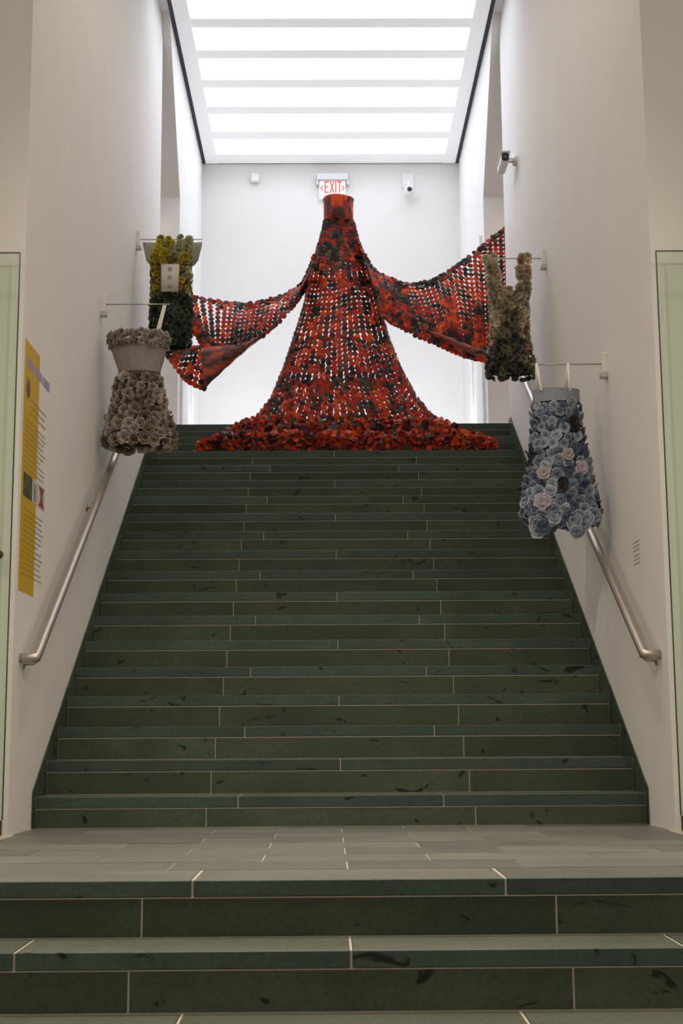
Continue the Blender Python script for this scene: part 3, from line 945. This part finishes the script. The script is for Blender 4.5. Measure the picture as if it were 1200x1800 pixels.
# ------------------------------------------------------------------ the great red robe
rng = random.Random(21)
RC = [('disc_red', (.44, .030, .013)), ('disc_orange', (.68, .080, .012)), ('disc_maroon', (.18, .016, .018)), ('disc_black', (.018, .014, .013)), ('disc_brown', (.10, .050, .028))]
RM = [mat(nm, c, .45, spec=.25, translucent=.25 if i < 3 else .04, noise_amt=.35, noise_scale=40) for i, (nm, c) in enumerate(RC)]
robe = empty('disc_robe', (.08, 5.1, 2.85), 'huge red and black robe of sewn discs with outstretched sleeves trailing over top steps', 'robe')
for i, mm_ in enumerate(RM):                      # printed camouflage running across the discs
    nt = mm_.node_tree
    geo = nt.nodes.new('ShaderNodeNewGeometry')
    nz = nt.nodes.new('ShaderNodeTexNoise'); nz.inputs['Scale'].default_value = 26; nz.inputs['Detail'].default_value = 3
    rp = nt.nodes.new('ShaderNodeValToRGB')
    c = RC[i][1]
    other = (.10, .045, .022) if i != 4 else (.30, .035, .016)
    els = rp.color_ramp.elements
    els[0].position = .40; els[0].color = (*other, 1)
    els[1].position = .47; els[1].color = (*c, 1)
    nt.links.new(geo.outputs['Position'], nz.inputs['Vector'])
    nt.links.new(nz.outputs['Fac'], rp.inputs['Fac'])
    nt.links.new(rp.outputs['Color'], nt.nodes['Principled BSDF'].inputs['Base Color'])
    for n_ in nt.nodes:
        if n_.type == 'BSDF_TRANSLUCENT': nt.links.new(rp.outputs['Color'], n_.inputs['Color'])
DR = .028
DM = [disc_mesh(1.0, 10, .12, 'disc', mm_) for mm_ in RM]
discs = []      # (pos, normal, radius, material index)

def camo(p, bias=0.0):
    a = noise.noise(Vector((p[0] * 8.5 + 3, p[1] * 8.5, p[2] * 6.5)))
    b = noise.noise(Vector((p[0] * 14 + 40, p[1] * 14, p[2] * 12)))
    v = a * .6 + b * .55 + rng.uniform(-.24, .24) + bias
    if v < -.20: return 3
    if v < -.08: return 2 if rng.random() < .55 else 4
    if v < .10: return 2 if rng.random() < .35 else 0
    if v < .26: return 0
    return 1

def put(p, n_, r_=DR, j=.12, bias=0.0, mi=None):
    n_ = (Vector(n_).normalized() + Vector((rng.uniform(-1, 1), rng.uniform(-1, 1), rng.uniform(-1, 1))) * j).normalized()
    discs.append((Vector(p), n_, r_ * rng.uniform(.95, 1.05), camo(p, bias) if mi is None else mi))

SK = [(3.20, .112, .93), (3.279, .112, .865), (3.359, .100, .791), (3.518, .096, .669), (3.785, .082, .546), (4.054, .075, .451), (4.379, .080, .356), (4.569, .073, .312), (4.706, .069, .278), (4.816, .067, .250), (4.926, .065, .218), (5.036, .063, .182), (5.147, .064, .155), (5.214, .059, .140)]
RY, RDEP = 5.1, .55
def skirt_pt(phi, z):
    cx, hw = interp(SK, z)
    fold = 1 + (.030 * math.cos(phi * 11) + .02 * math.cos(phi * 5 + 1)) * min(1, max(0, (5.0 - z) / .8)) * math.cos(phi)
    return Vector((cx + hw * math.sin(phi), RY - RDEP * hw * fold * math.cos(phi), z))
def skirt_n(phi, z):
    e = .01
    a = skirt_pt(phi + e, z) - skirt_pt(phi - e, z)
    b = skirt_pt(phi, z + e) - skirt_pt(phi, z - e)
    n_ = a.cross(b)
    return n_.normalized()
bands = [(5.20, 4.60, .038, .0270), (4.60, 4.02, .0470, .0284), (4.02, 3.60, .0485, .0289), (3.60, 3.22, .0490, .0291)]
for z_hi, z_lo, sp_, r_ in bands:
    zm = (z_hi + z_lo) / 2
    half = 0
    # arc length at the middle of the band
    arcL = 0; ph = R(100)
    pp = skirt_pt(-ph, zm)
    for i in range(1, 81):
        q = skirt_pt(-ph + 2 * ph * i / 80, zm)
        arcL += (q - pp).length; pp = q
    n = int(arcL / sp_)
    # equal arc columns
    cols = []
    acc = 0; pp = skirt_pt(-ph, zm); want = 0
    for i in range(1, 801):
        pa = -ph + 2 * ph * i / 800
        q = skirt_pt(pa, zm)
        acc += (q - pp).length; pp = q
        if acc >= want * arcL / n:
            cols.append(pa); want += 1
    offs = [rng.uniform(-.5, .5) * sp_ for _ in cols]
    z = z_hi - sp_ * .3
    while z > z_lo - sp_ * .45:
        cx0, hw0 = interp(SK, z)
        cx1, hw1 = interp(SK, z - .02)
        slope = math.hypot(1, (hw1 - hw0) / .02)
        k_ = hw0 / interp(SK, zm)[1]
        for pa, of in zip(cols, offs):
            p = skirt_pt(pa + rng.uniform(-.006, .006), z + of + rng.uniform(-.004, .004))
            n_ = skirt_n(pa, z); n_.z *= .25
            put(p, n_, r_ * (max(.95, min(1.05, k_))), .15, bias=-.16 if z > 4.75 else -.01)
        z -= sp_ * (.5 + .5 / slope)

def polyline_len(pts, n=60):
    q = [spline(pts, i / n) for i in range(n + 1)]
    return sum((b - a).length for a, b in zip(q, q[1:]))
def sheet(T, B, sp_, r_, bulge=.05, bias=0.0, j=.14):
    L = max(polyline_len(T), polyline_len(B)) * .97
    nu = int(L / sp_)
    for i in range(nu + 1):
        u = i / nu
        t_ = spline(T, u); b_ = spline(B, u)
        nv = max(1, int(round((t_ - b_).length / sp_)))
        tu = (spline(T, min(1, u + .02)) - spline(T, max(0, u - .02)))
        for k_ in range(nv + 1):
            v = k_ / nv
            p = t_.lerp(b_, v) + Vector((0, -bulge * math.sin(math.pi * v) + .02 * math.sin(u * 17 + v * 4), 0))
            n_ = tu.cross(t_ - b_)
            if n_.y > 0: n_ = -n_
            n_ = n_.normalized() + Vector((0, 0, .25 * math.cos(math.pi * v)))
            put(p, n_, r_, j, bias)
    for i in range(int(polyline_len(T) / (r_ * .9))):          # rolled upper edge
        p = spline(T, rng.random())
        put(p + Vector((0, -.015, -rng.uniform(.0, .05))), (rng.uniform(-.5, .5), -1, rng.uniform(.0, .9)), r_, .35, bias - .12)
    # lobed edges
    for edge in (T, B):
        m_ = int(polyline_len(edge) / (r_ * 1.5))
        for i in range(m_ + 1):
            p = spline(edge, i / m_)
            put(p + Vector((0, rng.uniform(-.02, .02), rng.uniform(-.008, .008))), (rng.uniform(-.4, .4), -1, rng.uniform(-.2, .6)), r_ * .95, .3, bias - (.05 if edge is T else 0))

RT = [(0.228, 4.95, 4.953), (0.291, 4.98, 4.828), (0.395, 5.02, 4.689), (0.552, 5.05, 4.622), (0.711, 5.08, 4.588), (0.925, 5.12, 4.639), (1.142, 5.16, 4.779), (1.389, 5.2, 4.986), (1.634, 5.24, 5.196), (1.838, 5.28, 5.368)]
RB = [(0.387, 4.85, 4.459), (0.426, 4.85, 4.272), (0.50, 4.88, 4.19), (0.65, 4.92, 4.118), (0.86, 4.98, 4.03), (1.063, 5.03, 3.955), (1.25, 5.08, 3.90), (1.40, 5.12, 3.88), (1.60, 5.18, 3.95), (1.80, 5.22, 4.05)]
sheet(RT, RB, .0450, .0262, .05, -.06)
# second hem layer under the right sleeve, with a smooth lining band between
RF = [(0.80, 4.93, 4.115), (0.95, 4.95, 4.085), (1.10, 4.98, 4.035), (1.25, 5.01, 3.985), (1.45, 5.05, 3.93)]
RF2 = [(0.86, 4.94, 4.085), (0.97, 4.96, 4.035), (1.12, 4.99, 3.965), (1.28, 5.03, 3.905), (1.46, 5.06, 3.875)]
LT = [(-0.169, 4.95, 4.818), (-0.232, 5.0, 4.662), (-0.311, 5.03, 4.547), (-0.547, 5.06, 4.444), (-0.758, 5.1, 4.409), (-0.97, 5.14, 4.433), (-1.316, 5.18, 4.513), (-1.505, 5.22, 4.576), (-1.68, 5.26, 4.628)]
LB = [(-0.231, 4.9, 4.542), (-0.283, 4.9, 4.44), (-0.386, 4.9, 4.301), (-0.592, 4.92, 4.089), (-0.80, 4.95, 3.985), (-1.00, 5.0, 3.96), (-1.17, 5.04, 3.995), (-1.30, 5.1, 4.16), (-1.62, 5.2, 4.28)]
sheet(LT, LB, .0450, .0262, .05, -.06)
LCT = [(-1.62, 5.14, 4.075), (-1.50, 5.12, 4.035), (-1.36, 5.1, 3.985), (-1.25, 5.05, 3.985), (-1.14, 5.02, 3.985)]
LCB = [(-1.63, 5.14, 4.03), (-1.53, 5.12, 3.95), (-1.42, 5.1, 3.80), (-1.31, 5.06, 3.665), (-1.17, 5.03, 3.60)]
sheet(LCT, LCB, .048, .0280, .02)
# smooth undersides
LINR = bpy.data.materials.new('robe_lining')
LINR.use_nodes = True
nt = LINR.node_tree
b_ = nt.nodes['Principled BSDF']; b_.inputs['Roughness'].default_value = .4
tc = nt.nodes.new('ShaderNodeTexCoord'); nz = nt.nodes.new('ShaderNodeTexNoise'); nz.inputs['Scale'].default_value = 9; nz.inputs['Detail'].default_value = 3
mp = nt.nodes.new('ShaderNodeMapping'); mp.inputs['Scale'].default_value = (.7, 1, 1.8)
rp = nt.nodes.new('ShaderNodeValToRGB')
els = rp.color_ramp.elements
els[0].position = .38; els[0].color = (.03, .022, .015, 1)
els[1].position = .44; els[1].color = (.13, .045, .032, 1)
e = els.new(.54); e.color = (.33, .060, .042, 1)
e = els.new(.66); e.color = (.58, .105, .035, 1)
nt.links.new(tc.outputs['Object'], mp.inputs[0]); nt.links.new(mp.outputs[0], nz.inputs['Vector'])
nt.links.new(nz.outputs['Fac'], rp.inputs['Fac']); nt.links.new(rp.outputs['Color'], b_.inputs['Base Color'])
def lining(A, B, name, bulge=.02, nu=24, nv=6):
    P = []
    for i in range(nu + 1):
        a = spline(A, i / nu); b = spline(B, i / nu)
        P.append([a.lerp(b, k_ / nv) + Vector((0, -bulge * math.sin(math.pi * k_ / nv), .004 * math.sin(i * 1.3))) for k_ in range(nv + 1)])
    o = MB().grid(P).build(name, LINR, robe, True)
    s_ = o.modifiers.new('thick', 'SOLIDIFY'); s_.thickness = .003
    return o
lining([(-0.56, 4.90, 4.115), (-0.70, 4.91, 4.03), (-0.85, 4.93, 3.985), (-1.02, 4.96, 3.975), (-1.20, 5.0, 3.97)],
       [(-0.60, 4.94, 4.08), (-0.76, 4.95, 3.95), (-0.90, 4.96, 3.83), (-1.03, 4.97, 3.71), (-1.16, 5.0, 3.59)], 'sleeve_lining', .03)
lining(RF, RF2, 'sleeve_lining', .02)

# collar tube
P = []
for i in range(36):
    a = 2 * math.pi * i / 36
    col = []
    for rr_, z in ((.128, 5.205), (.137, 5.215), (.138, 5.30), (.139, 5.385), (.148, 5.416), (.143, 5.424), (.133, 5.412), (.128, 5.30), (.126, 5.21)):
        col.append((.058 + rr_ * math.cos(a), RY + rr_ * .95 * math.sin(a), z + .006 * math.sin(a * 2)))
    P.append(col)
COLLR = mat('collar_print', (.40, .045, .025), .45, spec=.3)
nt = COLLR.node_tree
tc = nt.nodes.new('ShaderNodeTexCoord'); mp = nt.nodes.new('ShaderNodeMapping'); mp.inputs['Scale'].default_value = (1, 1, .45)
nz = nt.nodes.new('ShaderNodeTexNoise'); nz.inputs['Scale'].default_value = 17; nz.inputs['Detail'].default_value = 2
rp = nt.nodes.new('ShaderNodeValToRGB'); rp.color_ramp.interpolation = 'CONSTANT'
els = rp.color_ramp.elements
els[0].position = 0; els[0].color = (.07, .030, .022, 1)
els[1].position = .42; els[1].color = (.22, .030, .024, 1)
e = els.new(.49); e.color = (.42, .045, .028, 1)
e = els.new(.60); e.color = (.72, .10, .015, 1)
nt.links.new(tc.outputs['Object'], mp.inputs[0]); nt.links.new(mp.outputs[0], nz.inputs['Vector'])
nt.links.new(nz.outputs['Fac'], rp.inputs['Fac']); nt.links.new(rp.outputs['Color'], nt.nodes['Principled BSDF'].inputs['Base Color'])
MB().grid(P, close_u=True).build('collar', COLLR, robe, True)

# dark inner mound under the train
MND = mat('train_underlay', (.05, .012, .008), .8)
tm = MB()
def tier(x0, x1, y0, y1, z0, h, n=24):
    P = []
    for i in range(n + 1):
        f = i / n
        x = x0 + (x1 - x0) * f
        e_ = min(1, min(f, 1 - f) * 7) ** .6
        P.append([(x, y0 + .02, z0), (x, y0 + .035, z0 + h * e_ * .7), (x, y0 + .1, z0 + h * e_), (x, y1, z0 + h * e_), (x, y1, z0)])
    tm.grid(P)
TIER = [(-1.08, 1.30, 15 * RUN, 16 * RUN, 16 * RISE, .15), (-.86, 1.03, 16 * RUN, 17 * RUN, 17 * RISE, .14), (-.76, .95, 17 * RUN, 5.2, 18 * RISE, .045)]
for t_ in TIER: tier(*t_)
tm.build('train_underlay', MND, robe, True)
for ti, (x0, x1, y0, y1, z0, h) in enumerate(TIER):
    cnt = (1150, 650, 320)[ti]
    for i in range(cnt):
        f = rng.random()
        x = x0 - .07 + (x1 - x0 + .14) * f
        e_ = min(1, max(0, min(f, 1 - f)) * 9 + .15) ** .6
        w_ = rng.random()
        if w_ < .62:                      # front face
            zz = z0 + .010 + (h * e_ + .02) * rng.random()
            p = (x, y0 + .024 + rng.uniform(-.014, .016), zz)
            n_ = (rng.uniform(-.5, .5), -1, .45 + rng.uniform(-.5, .5))
        else:                             # top
            p = (x, y0 + .04 + (y1 - y0) * rng.random() * .9, z0 + h * e_ + rng.uniform(.005, .03))
            n_ = (rng.uniform(-.6, .6), -.7, 1)
        put(p, n_, rng.uniform(.019, .026), .75, bias=.18)
# a few stray discs trailing off
for x, y in ((1.40, 4.26), (1.46, 4.28), (-1.17, 4.25)):
    put((x, y, 16 * RISE + .012), (.1, -.6, 1), .024, .2)

# the 300 discs that show largest become parts, the rest one part
def size_of(q):
    v = CAM - q[0]
    return abs(q[1].dot(v.normalized())) * q[2] ** 2 / v.length_squared
order = sorted(range(len(discs)), key=lambda i: -size_of(discs[i]))
front = set(order[:300])
inv = robe.location
big = MB()
NG = 10
for i, (p, n_, r_, mi_) in enumerate(discs):
    M_ = orient(p, n_, rng.uniform(0, 6.3), r_)
    if i in front:
        obj('disc', DM[mi_], robe, mat=M_)
    else:
        vs = [M_ @ Vector((0, 0, .12))] + [M_ @ Vector((math.cos(2 * math.pi * k_ / NG), math.sin(2 * math.pi * k_ / NG), 0)) for k_ in range(NG)]
        big.add(vs, [(0, 1 + k_, 1 + (k_ + 1) % NG) for k_ in range(NG)], mi_)
o = big.build('disc_cloth', RM, robe)
o['kind'] = 'stuff'
print('discs', len(discs), 'objects', len(S.objects))
